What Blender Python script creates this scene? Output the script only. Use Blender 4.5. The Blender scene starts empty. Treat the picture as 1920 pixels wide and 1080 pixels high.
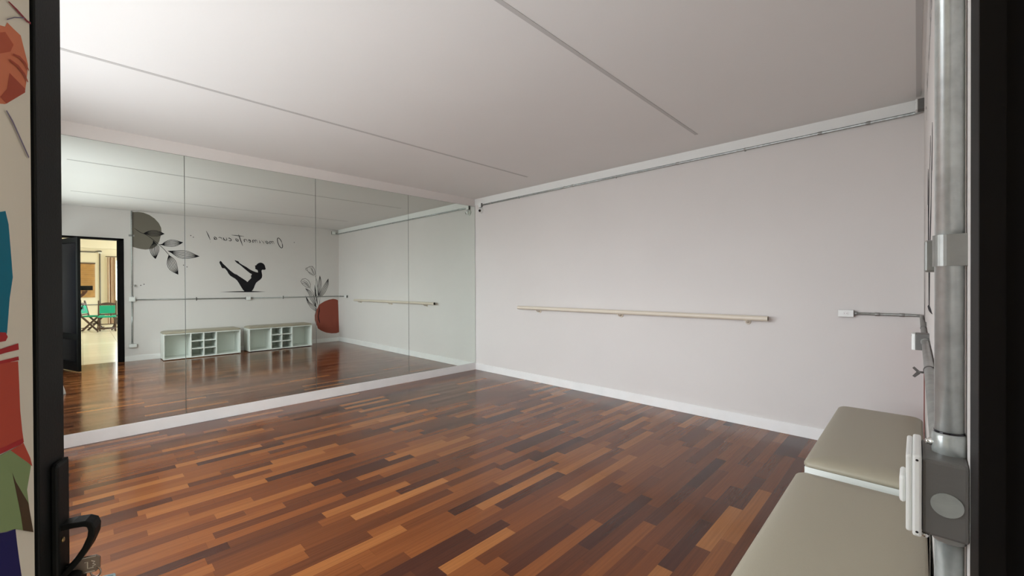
SKY, EXPO = 10.7, 0.0
DATA = {"blob_grey":[[0.643,2.748],[0.726,2.765],[0.808,2.759],[0.891,2.727],[0.966,2.669],[1.026,2.591],[1.061,2.504],[1.067,2.421],[1.054,2.341],[1.033,2.236],[0.992,2.149],[0.942,2.1],[0.892,2.081],[0.833,2.07],[0.765,2.077],[0.707,2.092],[0.639,2.116]],"branch":[[[0.676,2.458],[0.719,2.421],[0.767,2.383],[0.825,2.361],[0.889,2.315],[0.943,2.261],[1.023,2.183],[1.094,2.103],[1.165,2.002],[1.186,1.971]],[[0.806,2.371],[0.842,2.395],[0.879,2.419],[0.917,2.436],[0.957,2.441],[0.997,2.438],[1.036,2.425],[1.074,2.409],[1.111,2.39]],[[0.806,2.371],[0.842,2.389],[0.879,2.407],[0.917,2.419],[0.957,2.423],[0.997,2.421],[1.035,2.413],[1.074,2.402],[1.111,2.39]],[[0.806,2.371],[0.842,2.383],[0.879,2.395],[0.917,2.401],[0.957,2.404],[0.997,2.403],[1.035,2.399],[1.074,2.395],[1.111,2.39]],[[0.806,2.371],[0.842,2.377],[0.879,2.382],[0.917,2.384],[0.956,2.385],[0.996,2.385],[1.035,2.386],[1.074,2.388],[1.111,2.39]],[[0.806,2.371],[0.843,2.371],[0.879,2.37],[0.917,2.367],[0.956,2.368],[0.996,2.369],[1.035,2.373],[1.074,2.38],[1.111,2.39]],[[0.806,2.371],[0.843,2.366],[0.879,2.358],[0.917,2.349],[0.956,2.349],[0.996,2.351],[1.035,2.36],[1.074,2.373],[1.111,2.39]],[[0.806,2.371],[0.843,2.36],[0.88,2.346],[0.916,2.332],[0.956,2.33],[0.996,2.333],[1.035,2.347],[1.073,2.367],[1.111,2.39]],[[1.033,2.177],[1.078,2.191],[1.114,2.232],[1.157,2.26],[1.202,2.28],[1.25,2.28],[1.297,2.271],[1.344,2.256],[1.392,2.246]],[[1.033,2.177],[1.078,2.188],[1.116,2.22],[1.159,2.242],[1.205,2.26],[1.252,2.26],[1.299,2.256],[1.345,2.249],[1.392,2.246]],[[1.033,2.177],[1.078,2.185],[1.117,2.207],[1.161,2.224],[1.207,2.238],[1.254,2.24],[1.301,2.241],[1.346,2.241],[1.392,2.246]],[[1.033,2.177],[1.078,2.182],[1.118,2.195],[1.163,2.206],[1.209,2.216],[1.256,2.219],[1.302,2.226],[1.347,2.233],[1.392,2.246]],[[1.033,2.177],[1.078,2.178],[1.12,2.183],[1.165,2.188],[1.211,2.195],[1.258,2.2],[1.304,2.211],[1.348,2.226],[1.392,2.246]],[[1.033,2.177],[1.078,2.175],[1.121,2.17],[1.167,2.17],[1.213,2.173],[1.26,2.179],[1.306,2.197],[1.349,2.218],[1.392,2.246]],[[1.033,2.177],[1.078,2.172],[1.123,2.158],[1.169,2.152],[1.215,2.151],[1.262,2.158],[1.307,2.181],[1.351,2.21],[1.392,2.246]],[[1.155,2.063],[1.218,2.065],[1.281,2.075],[1.344,2.082],[1.409,2.086],[1.472,2.072],[1.532,2.044],[1.591,2.01],[1.653,1.983]],[[1.155,2.063],[1.217,2.059],[1.278,2.059],[1.34,2.059],[1.405,2.059],[1.469,2.048],[1.53,2.027],[1.59,2.001],[1.653,1.983]],[[1.155,2.063],[1.216,2.053],[1.275,2.044],[1.336,2.037],[1.4,2.034],[1.465,2.025],[1.528,2.009],[1.589,1.992],[1.653,1.983]],[[1.155,2.063],[1.215,2.047],[1.272,2.029],[1.332,2.013],[1.396,2.007],[1.462,2.001],[1.525,1.992],[1.588,1.985],[1.653,1.983]],[[1.155,2.063],[1.214,2.042],[1.27,2.014],[1.328,1.99],[1.392,1.981],[1.458,1.977],[1.523,1.975],[1.587,1.976],[1.653,1.983]],[[1.155,2.063],[1.213,2.036],[1.267,1.998],[1.323,1.968],[1.388,1.954],[1.454,1.953],[1.52,1.957],[1.586,1.968],[1.653,1.983]],[[1.155,2.063],[1.212,2.03],[1.264,1.984],[1.319,1.945],[1.384,1.928],[1.451,1.93],[1.518,1.94],[1.586,1.959],[1.653,1.983]],[[0.943,2.248],[0.943,2.199],[0.919,2.157],[0.902,2.112],[0.898,2.064],[0.907,2.016],[0.924,1.974],[0.948,1.936],[0.976,1.902]],[[0.943,2.248],[0.947,2.201],[0.932,2.16],[0.922,2.117],[0.919,2.069],[0.926,2.021],[0.938,1.978],[0.956,1.938],[0.976,1.902]],[[0.943,2.248],[0.951,2.203],[0.944,2.164],[0.942,2.123],[0.94,2.074],[0.945,2.026],[0.952,1.981],[0.963,1.94],[0.976,1.902]],[[0.943,2.248],[0.955,2.205],[0.957,2.167],[0.962,2.128],[0.961,2.079],[0.964,2.03],[0.966,1.985],[0.97,1.942],[0.976,1.902]],[[0.943,2.248],[0.959,2.207],[0.97,2.171],[0.982,2.133],[0.983,2.084],[0.983,2.035],[0.98,1.988],[0.978,1.944],[0.976,1.902]],[[0.943,2.248],[0.963,2.209],[0.982,2.174],[1.002,2.139],[1.004,2.089],[1.002,2.04],[0.994,1.992],[0.985,1.946],[0.976,1.902]],[[0.943,2.248],[0.968,2.211],[0.995,2.178],[1.023,2.144],[1.026,2.094],[1.021,2.044],[1.007,1.996],[0.992,1.948],[0.976,1.902]],[[1.171,1.983],[1.158,1.924],[1.149,1.864],[1.148,1.805],[1.161,1.747],[1.189,1.701],[1.227,1.665],[1.269,1.636],[1.314,1.61]],[[1.171,1.983],[1.167,1.929],[1.164,1.874],[1.168,1.817],[1.181,1.761],[1.207,1.714],[1.24,1.674],[1.276,1.641],[1.314,1.61]],[[1.171,1.983],[1.175,1.933],[1.18,1.883],[1.188,1.829],[1.202,1.774],[1.225,1.726],[1.253,1.684],[1.283,1.646],[1.314,1.61]],[[1.171,1.983],[1.183,1.938],[1.196,1.893],[1.208,1.842],[1.223,1.788],[1.242,1.739],[1.265,1.693],[1.289,1.651],[1.314,1.61]],[[1.171,1.983],[1.191,1.944],[1.211,1.903],[1.228,1.855],[1.244,1.802],[1.26,1.751],[1.278,1.703],[1.296,1.657],[1.314,1.61]],[[1.171,1.983],[1.199,1.949],[1.227,1.913],[1.248,1.868],[1.265,1.817],[1.278,1.764],[1.291,1.713],[1.302,1.661],[1.314,1.61]],[[1.171,1.983],[1.207,1.954],[1.242,1.923],[1.268,1.881],[1.286,1.83],[1.296,1.776],[1.304,1.721],[1.309,1.666],[1.314,1.61]]],"dots":[[1.516,2.39],[1.557,2.361],[1.398,1.796],[1.452,1.762],[0.763,1.398],[0.808,1.418],[3.443,2.391]],"text":[[[3.002,2.387],[3.019,2.325]],[[3.005,2.369],[2.978,2.385],[2.968,2.371],[2.982,2.322]],[[2.968,2.366],[2.939,2.382],[2.928,2.369],[2.94,2.326],[2.928,2.318]],[[2.865,2.384],[2.893,2.362],[2.9,2.331],[2.884,2.323],[2.857,2.347],[2.85,2.377],[2.865,2.384]],[[2.817,2.387],[2.817,2.325],[2.766,2.387]],[[2.726,2.383],[2.74,2.332],[2.728,2.325]],[[2.717,2.414],[2.714,2.417]],[[2.672,2.391],[2.688,2.331]],[[2.675,2.373],[2.647,2.389],[2.636,2.376],[2.649,2.328]],[[2.636,2.37],[2.606,2.386],[2.594,2.373],[2.605,2.331],[2.592,2.324]],[[2.555,2.361],[2.515,2.364],[2.521,2.388],[2.547,2.378],[2.56,2.343],[2.545,2.329],[2.516,2.339]],[[2.481,2.392],[2.495,2.333]],[[2.485,2.369],[2.45,2.39],[2.433,2.376],[2.445,2.335],[2.433,2.328]],[[2.296,2.391],[2.323,2.369],[2.329,2.34],[2.313,2.333],[2.286,2.355],[2.28,2.384],[2.296,2.391]],[[2.142,2.382],[2.161,2.393],[2.195,2.372],[2.201,2.343],[2.182,2.332],[2.151,2.342]],[[2.111,2.396],[2.122,2.35],[2.102,2.337],[2.074,2.353],[2.059,2.392],[2.074,2.341],[2.066,2.334]],[[2.025,2.397],[2.042,2.34]],[[2.031,2.374],[1.999,2.395],[1.972,2.387]],[[1.893,2.383],[1.91,2.396],[1.941,2.375],[1.946,2.347],[1.926,2.343],[1.893,2.383],[1.908,2.344],[1.898,2.337]],[[2.435,2.449],[2.323,2.454],[2.208,2.458]],[[2.333,2.484],[2.352,2.424],[2.38,2.331],[2.409,2.244]],[[1.77,2.503],[1.805,2.416],[1.836,2.323]],[[1.838,2.289],[1.841,2.279]],[[3.181,2.361],[3.191,2.316],[3.194,2.279],[3.188,2.254],[3.174,2.244],[3.155,2.252],[3.134,2.275],[3.114,2.312],[3.098,2.355],[3.088,2.398],[3.086,2.435],[3.092,2.46],[3.105,2.47],[3.123,2.463],[3.144,2.439],[3.165,2.404],[3.181,2.361]]],"figure":[[2.004,1.907],[2.025,1.89],[2.051,1.848],[2.085,1.814],[2.124,1.769],[2.176,1.71],[2.238,1.655],[2.265,1.636],[2.296,1.624],[2.336,1.592],[2.409,1.538],[2.464,1.496],[2.493,1.468],[2.519,1.502],[2.548,1.534],[2.565,1.555],[2.559,1.598],[2.572,1.627],[2.577,1.64],[2.539,1.66],[2.493,1.702],[2.429,1.763],[2.383,1.808],[2.342,1.843],[2.311,1.863],[2.284,1.887],[2.266,1.913],[2.259,1.923],[2.267,1.93],[2.293,1.919],[2.325,1.91],[2.338,1.889],[2.347,1.873],[2.402,1.834],[2.475,1.79],[2.54,1.739],[2.596,1.709],[2.643,1.689],[2.695,1.676],[2.691,1.716],[2.681,1.732],[2.643,1.753],[2.64,1.784],[2.644,1.802],[2.632,1.822],[2.644,1.832],[2.661,1.834],[2.677,1.863],[2.711,1.887],[2.745,1.897],[2.779,1.89],[2.813,1.865],[2.832,1.827],[2.839,1.79],[2.848,1.764],[2.836,1.741],[2.807,1.738],[2.778,1.74],[2.763,1.718],[2.768,1.675],[2.777,1.622],[2.772,1.568],[2.738,1.52],[2.689,1.482],[2.656,1.45],[2.632,1.396],[2.612,1.333],[2.588,1.291],[2.569,1.268],[2.435,1.27],[2.407,1.298],[2.371,1.366],[2.335,1.439],[2.3,1.5],[2.264,1.537],[2.22,1.567],[2.18,1.597],[2.149,1.637],[2.124,1.693],[2.098,1.733],[2.076,1.753],[2.037,1.754],[2.024,1.776],[2.012,1.812],[1.995,1.846],[1.988,1.877]],"ground":[[1.991,1.259],[2.227,1.268],[2.435,1.272],[2.569,1.271],[2.688,1.264],[2.853,1.253],[2.688,1.247],[2.49,1.246],[2.227,1.252]],"blob_red":[[4.334,1.058],[4.237,1.041],[4.131,1.005],[4.037,0.951],[3.99,0.915],[3.962,0.85],[3.915,0.769],[3.892,0.667],[3.895,0.555],[3.922,0.46],[3.95,0.402],[3.964,0.353],[4.042,0.291],[4.155,0.235],[4.29,0.204],[4.407,0.198],[4.482,0.217],[4.474,0.403],[4.469,0.558],[4.466,0.714],[4.461,0.87],[4.456,1.021],[4.402,1.046]],"tulip":[[[3.874,1.628],[3.793,1.663],[3.73,1.745],[3.722,1.8],[3.776,1.839],[3.848,1.85],[3.894,1.777],[3.911,1.675],[3.884,1.628]],[[3.776,1.839],[3.83,1.767],[3.874,1.637]],[[3.721,1.741],[3.689,1.771],[3.7,1.8],[3.731,1.82]],[[3.848,1.85],[3.83,1.804],[3.866,1.712],[3.893,1.637]],[[3.739,1.727],[3.811,1.682],[3.874,1.629]],[[3.791,1.325],[3.701,1.349],[3.622,1.413],[3.578,1.487],[3.614,1.542],[3.685,1.556],[3.756,1.506],[3.8,1.413],[3.791,1.325]],[[3.587,1.504],[3.684,1.45],[3.773,1.339]],[[3.614,1.542],[3.72,1.469],[3.791,1.339]],[[3.622,1.41],[3.595,1.45],[3.657,1.432],[3.782,1.331]],[[3.64,1.487],[3.702,1.442],[3.769,1.358]],[[3.911,1.619],[3.953,1.489],[3.965,1.338],[3.969,1.114],[3.956,0.889]],[[3.791,1.321],[3.863,1.209],[3.889,1.077],[3.916,0.89],[3.943,0.861]],[[4.019,1.113],[4.009,0.961],[3.98,0.888]],[[3.982,1.122],[3.977,1.186],[3.972,1.25],[3.967,1.314],[3.971,1.378],[3.982,1.441],[3.993,1.503],[4.006,1.567],[4.019,1.63]],[[3.982,1.122],[3.986,1.185],[3.99,1.248],[3.992,1.312],[3.997,1.376],[4.006,1.44],[4.012,1.503],[4.015,1.566],[4.019,1.63]],[[3.982,1.122],[3.995,1.184],[4.008,1.247],[4.017,1.31],[4.023,1.375],[4.031,1.44],[4.031,1.503],[4.025,1.566],[4.019,1.63]],[[3.982,1.122],[4.004,1.183],[4.026,1.245],[4.042,1.308],[4.049,1.374],[4.055,1.439],[4.05,1.503],[4.034,1.566],[4.019,1.63]],[[3.995,1.122],[4.015,1.179],[4.036,1.236],[4.063,1.291],[4.09,1.346],[4.119,1.4],[4.153,1.452],[4.187,1.504],[4.221,1.556]],[[3.995,1.122],[4.026,1.166],[4.052,1.222],[4.083,1.276],[4.111,1.333],[4.139,1.388],[4.169,1.443],[4.195,1.5],[4.221,1.556]],[[3.995,1.122],[4.036,1.151],[4.068,1.206],[4.103,1.26],[4.131,1.318],[4.16,1.377],[4.186,1.436],[4.203,1.496],[4.221,1.556]],[[3.995,1.122],[4.046,1.137],[4.084,1.19],[4.124,1.243],[4.152,1.304],[4.18,1.365],[4.203,1.427],[4.212,1.492],[4.221,1.556]],[[3.995,1.122],[4.057,1.122],[4.101,1.174],[4.144,1.227],[4.172,1.29],[4.201,1.353],[4.22,1.418],[4.22,1.488],[4.221,1.556]],[[3.938,0.861],[3.893,0.912],[3.856,0.968],[3.822,1.025],[3.788,1.083],[3.773,1.148],[3.752,1.21],[3.717,1.266],[3.683,1.322]],[[3.938,0.861],[3.901,0.918],[3.871,0.978],[3.843,1.039],[3.816,1.1],[3.794,1.163],[3.767,1.224],[3.726,1.274],[3.683,1.322]],[[3.938,0.861],[3.91,0.923],[3.885,0.987],[3.864,1.053],[3.843,1.117],[3.814,1.178],[3.783,1.238],[3.734,1.282],[3.683,1.322]],[[3.938,0.861],[3.918,0.929],[3.9,0.997],[3.886,1.065],[3.871,1.134],[3.834,1.194],[3.798,1.253],[3.743,1.29],[3.683,1.322]],[[3.919,0.768],[3.873,0.804],[3.827,0.841],[3.79,0.883],[3.76,0.933],[3.73,0.982],[3.714,1.036],[3.7,1.092],[3.686,1.147]],[[3.919,0.768],[3.894,0.812],[3.857,0.852],[3.817,0.895],[3.78,0.939],[3.744,0.984],[3.723,1.038],[3.704,1.092],[3.686,1.147]],[[3.919,0.768],[3.915,0.819],[3.887,0.864],[3.844,0.905],[3.801,0.946],[3.758,0.985],[3.733,1.039],[3.709,1.093],[3.686,1.147]],[[3.919,0.768],[3.936,0.827],[3.917,0.876],[3.871,0.916],[3.821,0.951],[3.772,0.987],[3.743,1.04],[3.714,1.094],[3.686,1.147]],[[3.957,0.926],[3.936,1.023],[3.917,1.119],[3.897,1.216],[3.898,1.178],[3.907,1.111],[3.902,1.209],[3.897,1.306],[3.891,1.404]],[[3.957,0.926],[3.94,1.026],[3.924,1.125],[3.908,1.224],[3.917,1.167],[3.926,1.105],[3.915,1.205],[3.903,1.305],[3.891,1.404]],[[3.957,0.926],[3.944,1.029],[3.932,1.131],[3.919,1.234],[3.935,1.155],[3.946,1.1],[3.928,1.201],[3.909,1.303],[3.891,1.404]]],"accent":[[4.003,0.887],[3.985,0.775],[3.966,0.644],[3.978,0.55],[4.009,0.472],[4.013,0.491],[3.997,0.568],[3.984,0.643],[4.008,0.774],[4.008,0.877]],"poster":{"orange":[[0.677,1.6033],[0.6542,1.5945],[0.627,1.5705],[0.6145,1.5426],[0.6202,1.5238],[0.646,1.5211],[0.6758,1.5308],[0.7087,1.5552],[0.7117,1.5682],[0.7148,1.5856],[0.7024,1.6085],[0.6902,1.6086],[0.6803,1.6091]],"orange_dark":[[0.6769,1.5984],[0.6834,1.5958],[0.69,1.5932],[0.6848,1.584],[0.6766,1.579],[0.6611,1.5698],[0.6614,1.589]],"orange_red":[[0.6828,1.563],[0.7088,1.559],[0.7087,1.5552],[0.6774,1.5319],[0.6681,1.5346],[0.6785,1.5462]],"teal":[[0.6742,1.4314],[0.6788,1.4197],[0.6824,1.3901],[0.6846,1.37],[0.6793,1.35],[0.6765,1.3302],[0.6747,1.318],[0.6723,1.3148],[0.6431,1.3326],[0.6305,1.3778],[0.6515,1.4254]],"redband1":[[0.623,1.3057],[0.6644,1.3045],[0.692,1.3065],[0.6928,1.3002],[0.6721,1.3001],[0.6229,1.2978]],"redband0":[[0.6499,1.3218],[0.6724,1.3187],[0.6755,1.3144],[0.6722,1.3109],[0.6497,1.3111]],"redband2":[[0.6229,1.2948],[0.6642,1.2939],[0.6918,1.2937],[0.6926,1.29],[0.6719,1.2908],[0.6228,1.2917]],"redpot":[[0.6228,1.2917],[0.6719,1.2912],[0.6917,1.2891],[0.6931,1.2672],[0.6944,1.2411],[0.6976,1.2194],[0.7001,1.2081],[0.6706,1.2105],[0.6217,1.2202]],"redband3":[[0.6217,1.2202],[0.6707,1.214],[0.6975,1.2127],[0.6983,1.2077],[0.6706,1.2091],[0.6216,1.2132]],"redtri":[[0.6983,1.2077],[0.677,1.2078],[0.7043,1.1867],[0.7135,1.1789],[0.7099,1.1888]],"green":[[0.677,1.2078],[0.6706,1.2081],[0.6216,1.2124],[0.6208,1.1562],[0.6694,1.1355],[0.6823,1.1313],[0.6959,1.1232],[0.708,1.1361],[0.7038,1.1593],[0.7096,1.1755],[0.7116,1.1817]],"brown":[[0.6791,1.1861],[0.6847,1.1752],[0.6948,1.1606],[0.7054,1.1454],[0.7142,1.1115],[0.6959,1.1227],[0.6927,1.1383],[0.6862,1.1619]],"navy":[[0.6831,1.1309],[0.6694,1.135],[0.6208,1.1553],[0.6202,1.1217],[0.6934,1.0758],[0.6885,1.0994],[0.6854,1.1164]],"line1":[[0.6815,1.6297],[0.694,1.6301],[0.7118,1.629],[0.7252,1.6305],[0.7232,1.6283],[0.71,1.6268],[0.6922,1.6276],[0.679,1.6282]],"line2":[[0.6771,1.6108],[0.6896,1.6199],[0.7063,1.629],[0.7063,1.6279],[0.6896,1.6189],[0.6771,1.6098]],"line3":[[0.6757,1.5254],[0.6854,1.5189],[0.6989,1.5055],[0.7123,1.4921],[0.7113,1.4902],[0.698,1.5031],[0.6845,1.5166],[0.6741,1.5243]],"curve1":[[0.6865,1.5834],[0.6976,1.5863],[0.7074,1.5848],[0.7129,1.5804],[0.7128,1.5783],[0.7064,1.5822],[0.6967,1.5843],[0.6856,1.5814]],"curve2":[[0.6806,1.5755],[0.6948,1.5762],[0.7054,1.5733],[0.7117,1.5671],[0.7098,1.5663],[0.7035,1.5709],[0.6931,1.5738],[0.6797,1.5736]]}}
import bpy, bmesh, math, random
from mathutils import Vector, Matrix
S = bpy.context.scene
COL = S.collection
random.seed(7)
PI = math.pi
ANROT = .25
# ------------------------------------------------------------------ measures (metres)
CAM_H = 1.36
W, D, H = 4.479, 5.180, 2.776          # barre wall, mirror face, ceiling
Y0 = -0.037                            # inner face of the wall the door is in
XL = -0.56                             # left wall
# ------------------------------------------------------------------ materials
def new_mat(name):
    m = bpy.data.materials.new(name); m.use_nodes = True
    nt = m.node_tree; b = nt.nodes['Principled BSDF']
    return m, nt, b
def srgb(r, g, b):
    f = lambda c: (c/255/12.92) if c/255 <= .04045 else ((c/255+.055)/1.055)**2.4
    return (f(r), f(g), f(b), 1)
def mat(name, col, rough=.5, metal=0, spec=.5, bump=0, bscale=60, var=0, vscale=4):
    m, nt, b = new_mat(name)
    b.inputs['Base Color'].default_value = (*col[:3], 1)
    b.inputs['Roughness'].default_value = rough
    b.inputs['Metallic'].default_value = metal
    b.inputs['Specular IOR Level'].default_value = spec
    tc = nt.nodes.new('ShaderNodeTexCoord')
    if bump:
        n = nt.nodes.new('ShaderNodeTexNoise'); n.inputs['Scale'].default_value = bscale; n.inputs['Detail'].default_value = 4
        bp = nt.nodes.new('ShaderNodeBump'); bp.inputs['Strength'].default_value = bump; bp.inputs['Distance'].default_value = .01
        nt.links.new(tc.outputs['Object'], n.inputs['Vector'])
        nt.links.new(n.outputs['Fac'], bp.inputs['Height']); nt.links.new(bp.outputs['Normal'], b.inputs['Normal'])
    if var:
        n = nt.nodes.new('ShaderNodeTexNoise'); n.inputs['Scale'].default_value = vscale; n.inputs['Detail'].default_value = 5
        hsv = nt.nodes.new('ShaderNodeHueSaturation'); hsv.inputs['Color'].default_value = (*col[:3], 1)
        mr = nt.nodes.new('ShaderNodeMapRange'); mr.inputs['From Min'].default_value = .3; mr.inputs['From Max'].default_value = .7
        mr.inputs['To Min'].default_value = 1-var; mr.inputs['To Max'].default_value = 1+var
        nt.links.new(tc.outputs['Object'], n.inputs['Vector']); nt.links.new(n.outputs['Fac'], mr.inputs['Value'])
        nt.links.new(mr.outputs['Result'], hsv.inputs['Value']); nt.links.new(hsv.outputs['Color'], b.inputs['Base Color'])
    return m
M = {}
M['wall'] = mat('wall paint', (.70, .665, .645), .8, spec=.2, bump=.05, bscale=90, var=.015, vscale=1.5)
M['band'] = mat('white paint band', (.80, .80, .78), .7, spec=.2, bump=.05, bscale=90)
M['ceil'] = mat('ceiling paint', (.80, .79, .775), .85, spec=.15, bump=.05, bscale=70, var=.012, vscale=1.2)
M['skirt'] = mat('white skirting', (.82, .81, .80), .45, bump=.03, bscale=30, var=.03, vscale=6)
M['seam'] = mat('ceiling joint strip', (.54, .53, .52), .6)
M['black'] = mat('black powder coat', (.0062, .0065, .0062), .55, spec=.12, bump=.04, bscale=300)
M['blackgloss'] = mat('black door panel', (.002, .0026, .0045), .15, spec=.08)
M['blackmatte'] = mat('black jamb', (.006, .0055, .006), .5, spec=.06)
M['galv'] = mat('galvanised steel', (.46, .49, .48), .27, metal=.5, bump=.03, bscale=80, var=.18, vscale=45)
M['galvdull'] = mat('dull galvanised steel', (.30, .30, .285), .42, metal=.5, bump=.03, bscale=80, var=.12, vscale=30)
M['boxgrey'] = mat('grey cast box', (.135, .130, .122), .5, metal=.3, bump=.04, bscale=200)
M['clampdark'] = mat('dark zinc clamp', (.10, .09, .085), .5, metal=.4)
M['knock'] = mat('zinc knockout disc', (.34, .36, .34), .5, metal=.5, var=.1, vscale=60)
M['plastic'] = mat('white plastic', (.80, .81, .79), .35)
M['screw'] = mat('bright zinc screw', (.7, .7, .68), .2, metal=1)
M['dark'] = mat('dark rubber', (.012, .010, .012), .5)
M['cream'] = mat('cream enamel barre', (.70, .625, .52), .35)
M['melamine'] = mat('white melamine', (.80, .83, .79), .4)
M['vinyl'] = mat('khaki vinyl', (.36, .325, .245), .42, spec=.4, bump=.08, bscale=220)
M['greyblob'] = mat('taupe wall paint', (.175, .157, .128), .8, spec=.2)
M['redblob'] = mat('terracotta wall paint', (.285, .075, .050), .8, spec=.2)
M['ink'] = mat('black wall ink', (.012, .011, .014), .7, spec=.2)
M['inkthin'] = mat('fine grey ink line', (.035, .033, .036), .7, spec=.2)
M['brass'] = mat('brass screw', (.45, .33, .16), .35, metal=1)
M['chrome'] = mat('nickel key', (.30, .25, .22), .28, metal=1)
M['tag'] = mat('pale blue plastic tag', (.32, .44, .50), .35)
M['lens'] = mat('camera lens', (.006, .004, .008), .08)
M['tubeshade'] = mat('tube mouth shade', (.03, .022, .018), .7)
# the thick pipe by the door: zinc with a drawn grain along its length
def zinc():
    m, nt, b = new_mat('drawn zinc pipe'); N = nt.nodes; L = nt.links
    b.inputs['Metallic'].default_value = .5; b.inputs['Roughness'].default_value = .34
    b.inputs['Anisotropic'].default_value = .75; b.inputs['Anisotropic Rotation'].default_value = ANROT
    tg = N.new('ShaderNodeTangent'); tg.direction_type = 'RADIAL'; tg.axis = 'Z'; L.new(tg.outputs[0], b.inputs['Tangent'])
    tc = N.new('ShaderNodeTexCoord'); v = N.new('ShaderNodeTexVoronoi'); v.inputs['Scale'].default_value = 70
    n = N.new('ShaderNodeTexNoise'); n.inputs['Scale'].default_value = 26; n.inputs['Detail'].default_value = 5; L.new(tc.outputs['Object'], n.inputs['Vector']); L.new(n.outputs['Color'], v.inputs['Vector'])
    v.inputs['Scale'].default_value = 4
    mr = N.new('ShaderNodeMapRange'); mr.inputs['To Min'].default_value = .80; mr.inputs['To Max'].default_value = 1.16
    hs = N.new('ShaderNodeHueSaturation'); hs.inputs['Color'].default_value = (.60, .63, .62, 1)
    L.new(v.outputs['Distance'], mr.inputs['Value']); L.new(mr.outputs[0], hs.inputs['Value']); L.new(hs.outputs[0], b.inputs['Base Color'])
    return m
M['zinc'] = zinc()
# mirror
m, nt, b = new_mat('silvered mirror'); M['mirror'] = m
b.inputs['Base Color'].default_value = (.79, .845, .80, 1); b.inputs['Metallic'].default_value = 1; b.inputs['Roughness'].default_value = 0.0
M['mirroredge'] = mat('ground mirror edge', (.10, .12, .105), .3)
# glass (lets light straight through, with a surface reflection)
m = bpy.data.materials.new('window glass'); m.use_nodes = True; M['glass'] = m
nt = m.node_tree; nt.nodes.clear()
o = nt.nodes.new('ShaderNodeOutputMaterial'); mx = nt.nodes.new('ShaderNodeMixShader'); mx.inputs[0].default_value = .05
tr = nt.nodes.new('ShaderNodeBsdfTransparent'); gl = nt.nodes.new('ShaderNodeBsdfGlossy'); gl.inputs['Roughness'].default_value = .02
nt.links.new(tr.outputs[0], mx.inputs[1]); nt.links.new(gl.outputs[0], mx.inputs[2]); nt.links.new(mx.outputs[0], o.inputs['Surface'])
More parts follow.
